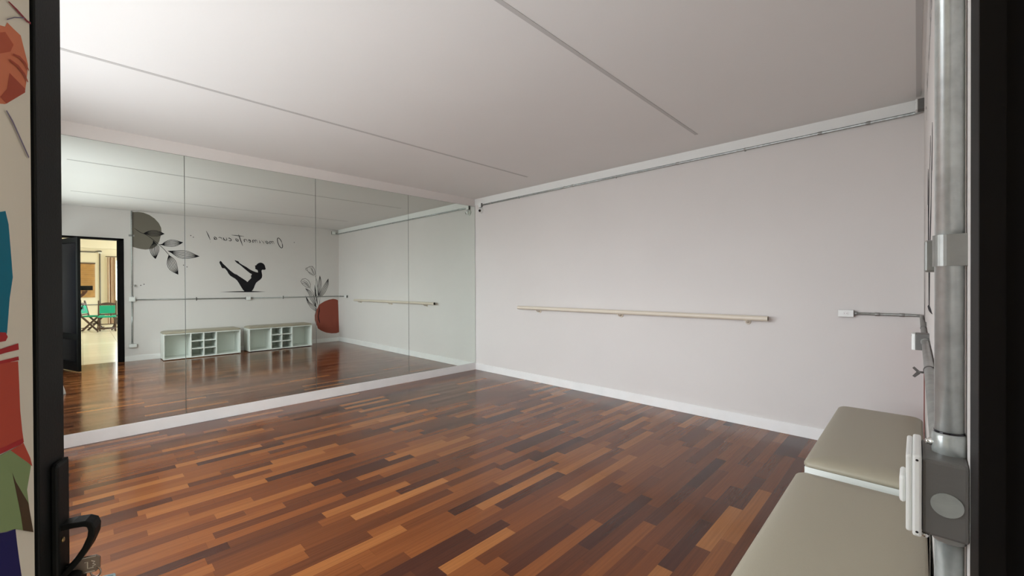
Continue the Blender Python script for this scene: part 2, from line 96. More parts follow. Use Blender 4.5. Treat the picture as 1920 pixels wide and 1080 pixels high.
# parquet: strips along X, every strip its own tone
def parquet():
    m, nt, b = new_mat('merbau strip parquet'); N = nt.nodes; L = nt.links
    tc = N.new('ShaderNodeTexCoord'); sx = N.new('ShaderNodeSeparateXYZ'); L.new(tc.outputs['Object'], sx.inputs[0])
    def math_(op, a, bb=None, c=None):
        n = N.new('ShaderNodeMath'); n.operation = op
        for i, v in enumerate((a, bb, c)):
            if v is None: continue
            if isinstance(v, (int, float)): n.inputs[i].default_value = v
            else: L.new(v, n.inputs[i])
        return n.outputs[0]
    ry = math_('DIVIDE', sx.outputs['Y'], .0755); row = math_('FLOOR', ry); fy = math_('FRACT', ry)
    wn = N.new('ShaderNodeTexWhiteNoise'); wn.noise_dimensions = '1D'; L.new(row, wn.inputs['W'])
    row2 = math_('ADD', row, 371.5); wn2 = N.new('ShaderNodeTexWhiteNoise'); wn2.noise_dimensions = '1D'; L.new(row2, wn2.inputs['W'])
    ln = math_('MULTIPLY_ADD', wn2.outputs['Value'], .34, .42)
    ux = math_('ADD', math_('DIVIDE', sx.outputs['X'], ln), math_('MULTIPLY', wn.outputs['Value'], 17.3))
    col = math_('FLOOR', ux); fx = math_('FRACT', ux)
    cv = N.new('ShaderNodeCombineXYZ'); L.new(row, cv.inputs[0]); L.new(col, cv.inputs[1])
    wc = N.new('ShaderNodeTexWhiteNoise'); wc.noise_dimensions = '3D'; L.new(cv.outputs[0], wc.inputs['Vector'])
    ramp = N.new('ShaderNodeValToRGB'); cr = ramp.color_ramp
    stops = [(0, (.050, .016, .010)), (.09, (.072, .022, .011)), (.28, (.115, .034, .012)), (.55, (.168, .049, .0135)), (.78, (.213, .067, .018)), (.92, (.285, .102, .028)), (1, (.34, .132, .040))]
    cr.elements[0].position = 0; cr.elements[0].color = (*stops[0][1], 1)
    cr.elements[1].position = 1; cr.elements[1].color = (*stops[-1][1], 1)
    for p_, c_ in stops[1:-1]:
        e = cr.elements.new(p_); e.color = (*c_, 1)
    L.new(wc.outputs['Value'], ramp.inputs[0])
    # grain: noise stretched along the strip, shifted per strip
    gm = N.new('ShaderNodeCombineXYZ'); L.new(math_('MULTIPLY', sx.outputs['X'], 2.2), gm.inputs[0]); L.new(math_('MULTIPLY', sx.outputs['Y'], 95), gm.inputs[1]); L.new(math_('MULTIPLY', wc.outputs['Value'], 50), gm.inputs[2])
    gn = N.new('ShaderNodeTexNoise'); gn.inputs['Scale'].default_value = 1; gn.inputs['Detail'].default_value = 5; gn.inputs['Roughness'].default_value = .6; L.new(gm.outputs[0], gn.inputs['Vector'])
    gv = N.new('ShaderNodeMapRange'); gv.inputs['From Min'].default_value = .25; gv.inputs['From Max'].default_value = .75; gv.inputs['To Min'].default_value = .78; gv.inputs['To Max'].default_value = 1.18; L.new(gn.outputs['Fac'], gv.inputs['Value'])
    # joints
    ey = math_('MINIMUM', fy, math_('SUBTRACT', 1, fy)); ex = math_('MULTIPLY', math_('MINIMUM', fx, math_('SUBTRACT', 1, fx)), math_('DIVIDE', ln, .0755))
    jd = math_('MINIMUM', ey, ex)
    jm = N.new('ShaderNodeMapRange'); jm.inputs['From Min'].default_value = .004; jm.inputs['From Max'].default_value = .016; jm.inputs['To Min'].default_value = .72; jm.inputs['To Max'].default_value = 1; L.new(jd, jm.inputs['Value'])
    hs = N.new('ShaderNodeHueSaturation'); L.new(ramp.outputs[0], hs.inputs['Color']); L.new(math_('MULTIPLY', gv.outputs[0], jm.outputs[0]), hs.inputs['Value'])
    L.new(hs.outputs[0], b.inputs['Base Color'])
    b.inputs['Roughness'].default_value = .2; b.inputs['Specular IOR Level'].default_value = .34
    rn = N.new('ShaderNodeMapRange'); rn.inputs['To Min'].default_value = .11; rn.inputs['To Max'].default_value = .20; L.new(gn.outputs['Fac'], rn.inputs['Value']); L.new(rn.outputs[0], b.inputs['Roughness'])
    bp = N.new('ShaderNodeBump'); bp.inputs['Strength'].default_value = .06; bp.inputs['Distance'].default_value = .002; L.new(jm.outputs[0], bp.inputs['Height']); L.new(bp.outputs[0], b.inputs['Normal'])
    return m
M['parquet'] = parquet()
# cream hall tile
def tiles():
    m, nt, b = new_mat('cream hall tile'); N = nt.nodes; L = nt.links
    tc = N.new('ShaderNodeTexCoord'); br = N.new('ShaderNodeTexBrick'); br.offset = 0
    br.inputs['Scale'].default_value = 1; br.inputs['Brick Width'].default_value = .6; br.inputs['Row Height'].default_value = .6; br.inputs['Mortar Size'].default_value = .004
    br.inputs['Color1'].default_value = (.76, .68, .53, 1); br.inputs['Color2'].default_value = (.70, .62, .48, 1); br.inputs['Mortar'].default_value = (.36, .29, .2, 1)
    L.new(tc.outputs['Object'], br.inputs['Vector']); L.new(br.outputs['Color'], b.inputs['Base Color']); b.inputs['Roughness'].default_value = .22
    return m
M['tile'] = tiles()
M['hallwall'] = mat('cream hall wall', (.78, .71, .56), .8, spec=.2)
M['hallceil'] = mat('cream hall ceiling', (.78, .72, .6), .8, spec=.2)
M['bamboo'] = mat('bamboo slats', (.42, .22, .065), .6, var=.2, vscale=8)
M['curtain'] = mat('striped curtain', (.70, .56, .44), .8)
M['curtainb'] = mat('brown curtain stripe', (.30, .17, .10), .8)
M['pipeh'] = mat('grey hall pipe', (.12, .11, .10), .5)
M['wood'] = mat('dark turned wood', (.075, .042, .03), .45, var=.2, vscale=10)
M['green'] = mat('emerald canvas', (.0, .30, .17), .7)
M['skin'] = mat('skin', (.30, .15, .09), .55)
M['shirt'] = mat('dark shirt', (.012, .014, .02), .8)
M['jeans'] = mat('dark trousers', (.02, .026, .045), .8)
M['hair'] = mat('dark hair', (.012, .008, .006), .5)
M['phone'] = mat('black phone', (.008, .008, .01), .2)
for k_, c_ in dict(p_cream=(.57, .53, .45), p_orange=(.50, .15, .075), p_dark=(.36, .075, .035), p_red=(.30, .055, .028), p_teal=(.0, .12, .19), p_band=(.30, .018, .02), p_pot=(.36, .05, .028), p_green=(.17, .23, .105), p_brown=(.055, .032, .014), p_navy=(.006, .006, .07), p_line=(.20, .02, .03), p_grey=(.13, .11, .17)).items():
    M[k_] = mat('poster ink ' + k_[2:], c_, .7, spec=.2)
# ------------------------------------------------------------------ mesh builder
class MB:
    def __init__(s): s.bm = bmesh.new(); s.mi = 0; s.smooth = False
    def face(s, vs):
        try:
            f = s.bm.faces.new(vs); f.material_index = s.mi; f.smooth = s.smooth; return f
        except ValueError: return None
    def box(s, x0, x1, y0, y1, z0, z1, bev=0, seg=2):
        b2 = bmesh.new(); r = bmesh.ops.create_cube(b2, size=1)
        for v in b2.verts:
            v.co = Vector(((x0+x1)/2+v.co.x*(x1-x0), (y0+y1)/2+v.co.y*(y1-y0), (z0+z1)/2+v.co.z*(z1-z0)))
        if bev: bmesh.ops.bevel(b2, geom=b2.edges[:], offset=bev, segments=seg, profile=.5, affect='EDGES')
        s.merge(b2, smooth=False); return s
    def merge(s, b2, mtx=None, smooth=None):
        mp = {}
        for v in b2.verts: mp[v.index if False else v] = s.bm.verts.new(mtx @ v.co if mtx else v.co)
        for f in b2.faces:
            nf = s.face([mp[v] for v in f.verts])
            if nf: nf.smooth = f.smooth if smooth is None else smooth
        b2.free()
    def ring(s, c, ax, r, n, ref=None):
        ax = ax.normalized(); ref = ref or (Vector((0, 0, 1)) if abs(ax.z) < .9 else Vector((1, 0, 0)))
        a = ax.cross(ref).normalized(); b = ax.cross(a)
        return [s.bm.verts.new(c + a*(r*math.cos(2*PI*i/n)) + b*(r*math.sin(2*PI*i/n))) for i in range(n)]
    def tube(s, pts, r, n=16, caps=True):
        pts = [Vector(p) for p in pts]; rs = r if isinstance(r, (list, tuple)) else [r]*len(pts)
        rings = []; prev = None
        for i, p in enumerate(pts):
            t = (pts[min(i+1, len(pts)-1)] - pts[max(i-1, 0)])
            if prev is None:
                t0 = t.normalized(); prev = Vector((0, 0, 1)) if abs(t0.z) < .9 else Vector((1, 0, 0))
            tn = t.normalized(); a = (prev - tn*prev.dot(tn)).normalized(); b = tn.cross(a); prev = a
            rings.append([s.bm.verts.new(p + a*(rs[i]*math.cos(2*PI*k/n)) + b*(rs[i]*math.sin(2*PI*k/n))) for k in range(n)])
        for A, B in zip(rings, rings[1:]):
            for k in range(n):
                f = s.face([A[k], A[(k+1) % n], B[(k+1) % n], B[k]])
                if f: f.smooth = True
        if caps:
            s.face(rings[0][::-1]); s.face(rings[-1])
        return s
    def cyl(s, a, b, r, n=20): return s.tube([a, b], r, n)
    def lathe(s, c, ax, prof, n=24):
        # prof: list of (distance along ax, radius)
        ax = Vector(ax).normalized(); c = Vector(c); rings = []
        for d, r in prof: rings.append(s.ring(c + ax*d, ax, max(r, 1e-5), n))
        for A, B in zip(rings, rings[1:]):
            for k in range(n):
                f = s.face([A[k], A[(k+1) % n], B[(k+1) % n], B[k]])
                if f: f.smooth = True
        s.face(rings[0][::-1]); s.face(rings[-1]); return s
    def prism(s, pts, d):
        # pts: closed 3-D polygon; d: extrusion vector
        d = Vector(d); A = [s.bm.verts.new(Vector(p)) for p in pts]; B = [s.bm.verts.new(Vector(p)+d) for p in pts]
        f1 = s.face(A[::-1]); f2 = s.face(B)
        for i in range(len(A)): s.face([A[i], A[(i+1) % len(A)], B[(i+1) % len(A)], B[i]])
        
        fs = [f for f in (f1, f2) if f]
        for f in fs: f.normal_update()
        bmesh.ops.triangulate(s.bm, faces=fs, ngon_method='EAR_CLIP')
        return s
    def ribbon(s, pts, w, put, taper=False):
        # flat brush stroke through 2-D points; put(a,b) -> 3-D
        P = [Vector(p) for p in pts]; out = []
        for i, p in enumerate(P):
            t = P[min(i+1, len(P)-1)] - P[max(i-1, 0)]
            if t.length < 1e-6: t = Vector((1, 0))
            t.normalize(); nn = Vector((-t.y, t.x)); ww = w/2
            if taper and i in (0, len(P)-1): ww *= .4
            out.append((s.bm.verts.new(put(*(p+nn*ww))), s.bm.verts.new(put(*(p-nn*ww)))))
        for (a, b), (c, d) in zip(out, out[1:]): s.face([a, b, d, c])
    def build(s, name, mats, parent=None, off=(0, 0, 0), bevel=0, subsurf=0):
        bmesh.ops.recalc_face_normals(s.bm, faces=s.bm.faces[:])
        off = Vector(off)
        for v in s.bm.verts: v.co -= off
        me = bpy.data.meshes.new(name); s.bm.to_mesh(me); s.bm.free()
        for mm in (mats if isinstance(mats, (list, tuple)) else [mats]): me.materials.append(M[mm])
        o = bpy.data.objects.new(name, me); COL.objects.link(o)
        if parent: o.parent = parent
        else: o.location = off
        if bevel:
            bv = o.modifiers.new('bevel', 'BEVEL'); bv.width = bevel; bv.segments = 2; bv.limit_method = 'ANGLE'
        return o
def tag(o, label=None, cat=None, group=None, kind=None):
    if label: o['label'] = label
    if cat: o['category'] = cat
    if group: o['group'] = group
    if kind: o['kind'] = kind
    return o
def thing(name, loc, label, cat, group=None, rz=0):
    o = bpy.data.objects.new(name, None); COL.objects.link(o); o.location = loc; o.rotation_euler = (0, 0, rz); o.empty_display_size = .05
    return tag(o, label, cat, group)
def struct(name, mb, mats, label, cat, **k): return tag(mb.build(name, mats, **k), label, cat, None, 'structure')
def bx(*a, **k): return MB().box(*a, **k)
def copy_thing(o):
    c = o.copy(); COL.objects.link(c)
    def rec(src, dst):
        for ch in list(src.children):
            d = ch.copy(); COL.objects.link(d); d.parent = dst; rec(ch, d)
    rec(o, c); return c
# ------------------------------------------------------------------ room shell
DX0, DX1 = -.262, .534                 # rough door opening
DH = 2.215
struct('floor', bx(XL-.15, W+.15, Y0-.12, D+.15, -.1, 0), 'parquet', 'glossy red-brown strip parquet floor of the studio', 'floor')
struct('ceiling', bx(XL-.15, W+.15, Y0-.15, D+.15, H, H+.12), 'ceil', 'plain off-white studio ceiling', 'ceiling')
struct('wall_front', bx(XL-.15, W+.15, D+.006, D+.15, 0, H), 'wall', 'wall behind the big mirror', 'wall')
struct('wall_right', bx(W, W+.15, Y0-.15, D+.006, 0, H), 'wall', 'pale pinkish grey wall carrying the barre', 'wall')
wb = MB()
wb.box(DX1, W, Y0-.15, Y0, 0, H); wb.box(XL-.15, DX0, Y0-.15, Y0, 0, H); wb.box(DX0, DX1, Y0-.15, Y0, DH+.035, H)
struct('wall_back', wb, 'wall', 'wall with the door and the painted murals, seen in the mirror', 'wall')
WY0, WY1, WZ0, WZ1 = .55, 4.50, .80, 2.42     # daylight window in the left wall
wl = MB()
wl.box(XL-.15, XL, Y0, WY0, 0, H); wl.box(XL-.15, XL, WY1, D+.006, 0, H)
wl.box(XL-.15, XL, WY0, WY1, 0, WZ0); wl.box(XL-.15, XL, WY0, WY1, WZ1, H)
struct('wall_left', wl, 'wall', 'left wall with the daylight window', 'wall')
win = tag(bpy.data.objects.new('window_1', None), 'wide window in the left wall', 'window', None, 'structure'); COL.objects.link(win); win.location = (XL-.08, WY0, WZ0)
wf = MB()
for a in (WY0, (WY0+WY1)/2-.02, WY1-.04): wf.box(XL-.11, XL-.06, a, a+.04, WZ0, WZ1)
for a in (WZ0, WZ1-.04): wf.box(XL-.108, XL-.062, WY0+.04, WY1-.04, a, a+.04)
wf.build('window_frame', 'plastic', win, win.location)
bx(XL-.088, XL-.084, WY0+.03, WY1-.03, WZ0+.03, WZ1-.03).build('window_pane', 'glass', win, win.location)
struct('baseboard_front', bx(XL, W-.012, D-.010, D+.006, 0, .110, bev=.002), 'skirt', 'white skirting board under the mirror', 'baseboard')
struct('baseboard_right', bx(W-.012, W, Y0, D+.006, 0, .105, bev=.002), 'skirt', 'white skirting board under the barre', 'baseboard')
struct('baseboard_back', bx(DX1, W-.012, Y0, Y0+.010, 0, .095, bev=.002), 'skirt', 'white skirting board behind the storage benches', 'baseboard')
struct('baseboard_left', bx(XL, XL+.010, Y0, D-.010, 0, .10, bev=.002), 'skirt', 'white skirting board on the left wall', 'baseboard')
struct('trim_1', bx(-.11, 4.04, 3.625, 3.652, H-.003, H+.01), 'seam', 'long grey joint strip across the ceiling, nearer the mirror', 'ceiling strip')
struct('trim_2', bx(-.11, 4.03, 1.475, 1.502, H-.003, H+.01), 'seam', 'long grey joint strip across the middle of the ceiling', 'ceiling strip')
struct('trim_3', bx(.0, 4.40, -.020, .006, H-.003, H+.01), 'seam', 'grey joint strip on the ceiling above the benches', 'ceiling strip')
struct('trim_4', bx(W-.004, W+.01, Y0, D+.006, 2.672, H), 'band', 'white painted band along the top of the barre wall', 'wall band')
# ------------------------------------------------------------------ mirror panels
edges = [XL+.003, .708, 1.956, 3.228, W-.004]
mlab = ['frameless mirror panel nearest the black door, leftmost of the mirror wall', 'frameless mirror panel second from the black door, its left seam crossing the first bench reflection', 'frameless mirror panel second from the room corner', 'frameless mirror panel in the room corner against the barre wall']
for i in range(4):
    a_, b_, z0_, z1_, e_ = edges[i]+.0008, edges[i+1]-.0008, .111, 2.655, .0018
    mb = MB(); mb.box(a_, b_, D+.0008, D+.0055, z0_, z1_)
    for f in mb.bm.faces: f.material_index = 1
    mb.mi = 0; q = [mb.bm.verts.new(p) for p in ((a_+e_, D, z0_+.001), (b_-e_, D, z0_+.001), (b_-e_, D, z1_-e_), (a_+e_, D, z1_-e_))]; mb.face(q)
    mb.mi = 1; r_ = [mb.bm.verts.new(p) for p in ((a_, D+.0008, z0_), (b_, D+.0008, z0_), (b_, D+.0008, z1_), (a_, D+.0008, z1_))]
    for k in range(4): mb.face([q[k], q[(k+1) % 4], r_[(k+1) % 4], r_[k]])
    o = mb.build('mirror_panel', ['mirror', 'mirroredge'], None, ((edges[i]+edges[i+1])/2, D, .111))
    tag(o, mlab[i], 'mirror', 'mirror panels along the wall')
# ------------------------------------------------------------------ barre
bar = thing('ballet_barre', (W, 2.55, 1.045), 'long cream tube ballet barre on small wall brackets', 'barre')
mb = MB(); mb.tube([(W-.08, .985, 1.047), (W-.08, 4.15, 1.047)], .0245, 28, caps=False)
mb.tube([(W-.08, .985, 1.047), (W-.08, 4.15, 1.047)], .0215, 28, caps=False); mb.build('rail', 'cream', bar, bar.location)
for y, nm in ((.992, 'dark disc standing for the shade inside the open tube end'), (4.144, 'dark disc standing for the shade in the far tube end')):
    e = MB().cyl((W-.08, y-.004, 1.047), (W-.08, y+.004, 1.047), .0218, 24).build('end_shade', 'tubeshade', bar, bar.location); e['label'] = nm  # dark disc paints the shade inside the open tube
for y in (1.17, 2.53, 3.80):
    mb = MB()
    mb.lathe((W, y, 1.005), (-1, 0, 0), [(0, .026), (.006, .026), (.008, .020)], 20)
    mb.tube([(W-.006, y, 1.005), (W-.03, y, 1.000), (W-.055, y, 1.002), (W-.073, y, 1.012), (W-.08, y, 1.028)], .007, 12)
    mb.box(W-.10, W-.06, y-.012, y+.012, 1.020, 1.0235)
    mb.build('bracket', 'cream', bar, bar.location)
# ------------------------------------------------------------------ conduits
R_ = .0113
def elbow(c, a, b, r, n=6):
    # quarter turn from c+a*r to c+b*r about corner c
    c, a, b = Vector(c), Vector(a), Vector(b); o = c + a*r + b*r
    return [o - b*r*math.cos(t) - a*r*math.sin(t) for t in [PI/2*i/n for i in range(n+1)]]
def collar(p, ax, r=.0145, l=.022):
    p = Vector(p); ax = Vector(ax).normalized(); return MB().lathe(p, ax, [(0, r*.96), (.001, r), (l-.001, r), (l, r*.96)], 24)
XC = W-.018
up = thing('conduit_pipe', (XC, 2.5, 2.672), 'thin galvanised conduit high along the barre wall, under the white band', 'pipe')
pts = [(XC, 4.985, 2.655), (XC, 3.3, 2.662), (XC, .06, 2.672)] + [tuple(p) for p in elbow((XC, -.018, 2.672), (0, 1, 0), (-1, 0, 0), .05)][0:]
pts = [(XC, 4.985, 2.655), (XC, 3.3, 2.662), (XC, .03, 2.672)] + [tuple(Vector((XC-.045+.045*math.cos(t), .03-.045*math.sin(t), 2.672))) for t in [PI/2*i/6 for i in range(1, 7)]] + [(4.385, -.015, 2.672)]
MB().tube(pts, .0125, 16).build('pipe', 'galv', up, up.location)
for y, z in ((4.79, 2.657), (3.37, 2.663), (3.24, 2.663), (1.86, 2.667), (.62, 2.671), (.30, 2.672)):
    collar((XC, y, z), (0, -1, 0), .0150, .028).build('coupling', 'galvdull', up, up.location)
for y, z in ((4.2, 2.659), (2.6, 2.665), (1.2, 2.669)):
    mb = collar((XC, y, z), (0, -1, 0), .0136, .014); mb.box(W-.005, W, y-.014, y, z-.018, z+.018); mb.build('pipe_clamp', 'galvdull', up, up.location)
def junction(loc, label, w, h, dep, axis, hole=None, toggle=False, blank=True):
    """wall box at loc (on the wall plane); axis: 'y' box on the back wall facing +y, 'x' box on the barre wall facing -x"""
    t = thing('junction_box', loc, label, 'electrical box')
    x, y, z = loc
    if axis == 'y':
        bx(x-w/2, x+w/2, y-.001, y+dep, z-h/2, z+h/2, bev=.002).build('box_body', 'boxgrey', t, loc)
        c = bx(x-w/2-.001, x+w/2+.001, y+dep, y+dep+.012, z-h/2-.001, z+h/2+.001, bev=.003).build('cover_plate', 'plastic', t, loc)
        MB().cyl((x, y+dep+.0118, z+h*.36), (x, y+dep+.0132, z+h*.36), .003, 10).build('screw', 'dark', c, loc)
    else:
        bx(x-dep, x+.001, y-w/2, y+w/2, z-h/2, z+h/2, bev=.002).build('box_body', 'boxgrey', t, loc)
        c = bx(x-dep-.012, x-dep, y-w/2-.001, y+w/2+.001, z-h/2-.001, z+h/2+.001, bev=.003).build('cover_plate', 'plastic', t, loc)
        if hole:
            MB().lathe((x-dep-.0118, y, z), (-1, 0, 0), [(0, .018), (.002, .018), (.003, .0155)], 24).build('socket_face', 'skirt', c, loc)
            for s_ in (-.007, 0, .007): pass
            mb = MB()
            for s_ in (-.008, .008): mb.cyl((x-dep-.0140, y+s_, z), (x-dep-.0152, y+s_, z), .0024, 10)
            mb.build('socket_hole', 'dark', c, loc)
    return t
jb = junction((W, 5.025, 2.655), 'small white box at the end of the high conduit, above the dome camera', .055, .062, .03, 'x')
cam_t = thing('security_camera', (W, 5.03, 2.575), 'small white dome security camera in the top corner by the mirror', 'camera')
MB().lathe((W+.001, 5.03, 2.575), (-1, 0, 0), [(0, .046), (.004, .047), (.022, .044), (.026, .036)], 28).build('base', 'plastic', cam_t, cam_t.location)
cb = MB(); b2 = bmesh.new(); bmesh.ops.create_uvsphere(b2, u_segments=24, v_segments=16, radius=.034)
for f in b2.faces: f.smooth = True
cb.merge(b2, Matrix.Translation((W-.034, 5.03, 2.572))); cb.build('dome', 'plastic', cam_t, cam_t.location)
ld = Vector((-.62, -.70, -.25)).normalized()
MB().lathe(Vector((W-.034, 5.03, 2.572))+ld*.026, ld, [(0, .020), (.008, .020), (.010, .016), (.0101, .013), (.011, .001)], 20).build('lens', 'lens', cam_t, cam_t.location)
junction((4.345, Y0, 2.690), 'white box high in the far corner of the mural wall, where the high conduit ends', .085, .075, .035, 'y')
# low conduit on the barre wall turning the corner
ZL = 1.120
lo = thing('conduit_pipe', (XC, .2, ZL), 'short conduit at waist height from the socket round the corner to the white box', 'pipe')
YP = Y0+.0125
arc = [(XC-.05+.05*math.cos(t), YP+.05-.05*math.sin(t), ZL) for t in [PI/2*i/8 for i in range(9)]]
MB().tube([(XC, .372, ZL)] + arc + [(2.545, YP, ZL)], R_, 18).build('pipe', 'galvdull', lo, lo.location)
for y in (.372, .245, .10): collar((XC, y, ZL), (0, -1, 0), .0142, .03 if y < .3 else .018).build('coupling', 'galvdull', lo, lo.location)
def pipe_clamp_y(x, z, parent, loc, vertical=False, wing=True):
    mb = MB()
    mb.lathe((x-.008, YP, z), (1, 0, 0), [(0, .0128), (.016, .0128)], 20)
    mb.box(x-.008, x+.008, Y0, Y0+.004, z-.035, z+.035)
    if wing:
        mb.cyl((x, YP+.011, z-.006), (x, YP+.024, z-.006), .0028, 8)
        mb.prism([(x-.002, YP+.018, z-.010), (x-.002, YP+.024, z-.004), (x-.002, YP+.034, z-.018), (x-.002, YP+.029, z-.022)], (.004, 0, 0)); mb.prism([(x-.002, YP+.024, z-.008), (x-.002, YP+.020, z-.003), (x-.002, YP+.030, z+.008), (x-.002, YP+.034, z+.004)], (.004, 0, 0))
    return mb.build('pipe_clamp', 'clampdark' if wing else 'boxgrey', parent, loc)
pipe_clamp_y(3.2, ZL, lo, lo.location, wing=False)
junction((W, .427, ZL), 'white round-hole socket box on the barre wall by the far end of the bench', .100, .056, .036, 'x', hole=True)
junction((2.497, Y0, ZL-.004), 'white blank box on the mural wall, in the middle of the waist-high conduit', .085, .068, .042, 'y')
XB = .640; ZB = 1.152
mid = thing('conduit_pipe', (1.6, YP, ZL), 'waist-high conduit on the mural wall above the first bench, with a wing clamp', 'pipe')
MB().tube([(2.452, YP, ZL), (XB+.042, YP, ZL+.012)], R_, 18).build('pipe', 'galvdull', mid, mid.location)
collar((2.452, YP, ZL), (-1, 0, 0), .0148, .02).build('coupling', 'galvdull', mid, mid.location)
collar((XB+.066, YP, ZL+.012), (-1, 0, 0), .0148, .02).build('coupling', 'galvdull', mid, mid.location)
pipe_clamp_y(1.60, ZL+.005, mid, mid.location)
# the big switch box beside the door
bxl = (XB, Y0, ZB)
sb = thing('junction_box', bxl, 'large grey switch box with white cover beside the door, on the thick vertical pipe', 'electrical box')
bx(XB-.040, XB+.040, Y0, -.0035, ZB-.048, ZB+.029, bev=.003).build('box_body', 'boxgrey', sb, bxl)
mb = MB(); mb.box(XB-.043, XB+.043, -.0035, .0035, ZB-.052, ZB+.032, bev=.002); mb.box(XB-.040, XB+.040, .0035, .0085, ZB-.050, ZB+.030, bev=.002)
cv = mb.build('cover_plate', 'plastic', sb, bxl)
bx(XB-.018, XB+.018, .0085, .0140, ZB-.030, ZB-.001, bev=.003).build('switch_rocker', 'plastic', cv, bxl)
for s_ in (-1, 1): MB().cyl((XB-.0432, 0, ZB-.010+s_*.037), (XB-.0428, 0, ZB-.010+s_*.037), .0012, 8).build('screw', 'dark', cv, bxl)
kd = MB().cyl((XB-.0412, -.0215, ZB-.013), (XB-.0398, -.0215, ZB-.013), .0118, 28).build('knockout_disc', 'knock', sb, bxl); kd['label'] = 'round zinc knockout disc on the side of the box'
MB().lathe((XB-.036, -.006, ZB-.048), (0, 0, -1), [(0, .003), (.003, .003), (.004, .002)], 10).build('screw', 'screw', sb, bxl)
# vertical pipes
vp = thing('conduit_pipe', (XB, YP, 1.2), 'thick galvanised pipe rising beside the door from the switch box to the ceiling', 'pipe')
MB().tube([(XB, YP, ZB+.047), (XB, YP, H)], R_, 28).build('pipe', 'zinc', vp, vp.location)
mb = MB(); mb.lathe((XB, YP, ZB+.027), (0, 0, 1), [(0, .0128), (.002, .0136), (.020, .0136), (.0235, .0124)], 28)
cl = mb.build('connector', 'galv', vp, vp.location)
MB().lathe((XB, YP, ZB+.0495), (0, 0, 1), [(0, .0119), (.003, .0119)], 28).build('seal_ring', 'lens', vp, vp.location)
sd = Vector((-.35, 1, 0)).normalized(); sp = Vector((XB+.004, YP, ZB+.038)) + sd*.0125
MB().lathe(sp, sd, [(0, .0042), (.003, .0042), (.0032, .0030), (.006, .0028), (.0068, .0016)], 12).build('screw', 'screw', vp, vp.location)
mb = MB()
ub = [(XB-.0128, Y0), (XB-.0128, YP)] + [(XB-.0128*math.cos(PI*i/16), YP+.0128*math.sin(PI*i/16)) for i in range(1, 16)] + [(XB+.0128, YP), (XB+.0128, Y0)]
mb.prism([(a, b, 1.379) for a, b in ub], (0, 0, .033))
mb.build('pipe_strap', 'galvdull', vp, vp.location)
bx(XB+.030, XB+.052, Y0, -.006, 1.374, 1.410, bev=.002).build('strap_lug', 'galvdull', vp, vp.location)
mb = MB(); mb.tube([(XB, YP, 2.3), (XB, YP, 2.334)], .0126, 20); mb.box(XB-.04, XB+.04, Y0, Y0+.004, 2.3, 2.334); mb.build('pipe_strap', 'galvdull', vp, vp.location)
vl = thing('conduit_pipe', (XB-.003, YP, .3), 'lower galvanised pipe dropping beside the door from the switch box to the outlet', 'pipe')
MB().tube([(XB, YP, ZB-.058), (XB-.004, YP, .33)], R_, 22).build('pipe', 'galv', vl, vl.location)
MB().lathe((XB, YP, ZB-.044), (0, 0, -1), [(0, .0138), (.018, .0138), (.020, .0125)], 26).build('connector', 'galvdull', vl, vl.location)
collar((XB-.004, YP, .345), (0, 0, -1), .0142, .02).build('connector', 'galvdull', vl, vl.location)
junction((XB+.004, Y0, .288), 'low white outlet box beside the door, below the lower pipe', .105, .062, .038, 'y')
# ------------------------------------------------------------------ storage benches
def bench(x0, x1, label):
    y0, y1, zt = Y0+.0115, .388, .487
    loc = ((x0+x1)/2, (y0+y1)/2, 0); T = .0185
    t = thing('storage_bench', loc, label, 'bench', 'white storage benches along the mural wall')
    P = lambda mb, n, m_='melamine': mb.build(n, m_, t, loc)
    P(bx(x0, x1, y0, y1, .012, .012+T, bev=.001), 'bottom_panel')
    P(bx(x0+.03, x1-.03, y0+.03, y1-.03, 0, .012), 'gap_shade', 'dark')  # dark slab put in for the shaded gap under the bench
    P(bx(x0, x1, y0, y1, zt-T, zt, bev=.001), 'top_panel')
    for a in (x0, x1-T): P(bx(a, a+T, y0, y1, .012+T, zt-T, bev=.001), 'side_panel')
    P(bx(x0+T, x1-T, y0, y0+.006, .012+T, zt-T), 'back_panel')
    w = x1-x0; d = [x0+w*.333, x0+w*.4985, x0+w*.664]
    za, zb = .012+T, zt-T
    for a in d: P(bx(a-T/2, a+T/2, y0+.006, y1-.001, za, zb, bev=.001), 'divider')
    for i in (1, 2):
        z = za+(zb-za)*i/3
        for a, b_ in ((d[0], d[1]), (d[1], d[2])): P(bx(a+T/2, b_-T/2, y0+.006, y1-.004, z-T/2, z+T/2, bev=.001), 'shelf')
    # cushion: flat vinyl pad with soft rolled edges
    cu = MB(); cu.smooth = True; loops = []
    ax0, ax1, ay0, ay1 = x0-.003, x1+.003, y0, y1+.006
    for d_, z_ in ((.004, zt), (0, zt+.004), (0, zt+.014), (.003, zt+.021), (.010, zt+.028), (.024, zt+.036), (.048, zt+.043), (.085, zt+.047), (.14, zt+.049)):
        r_ = max(.032-d_*.5, .012); lp = []
        for cx_, cy_, a0 in ((ax1-d_-r_, ay1-d_-r_, 0), (ax0+d_+r_, ay1-d_-r_, 1), (ax0+d_+r_, ay0+d_+r_, 2), (ax1-d_-r_, ay0+d_+r_, 3)):
            for q in range(7): a_ = PI/2*(a0+q/6); lp.append(cu.bm.verts.new((cx_+r_*math.cos(a_), cy_+r_*math.sin(a_), z_)))
        loops.append(lp)
    for A_, B_ in zip(loops, loops[1:]):
        for q in range(len(A_)): cu.face([A_[q], A_[(q+1) % len(A_)], B_[(q+1) % len(A_)], B_[q]])
    cu.face(loops[0][::-1]); cu.face(loops[-1]); cu.build('cushion', 'vinyl', t, loc)
    return t
bench(1.035, 2.262, 'white storage bench with khaki padded top nearest the door')
bench(2.412, 3.672, 'white storage bench with khaki padded top in the far corner by the barre wall')
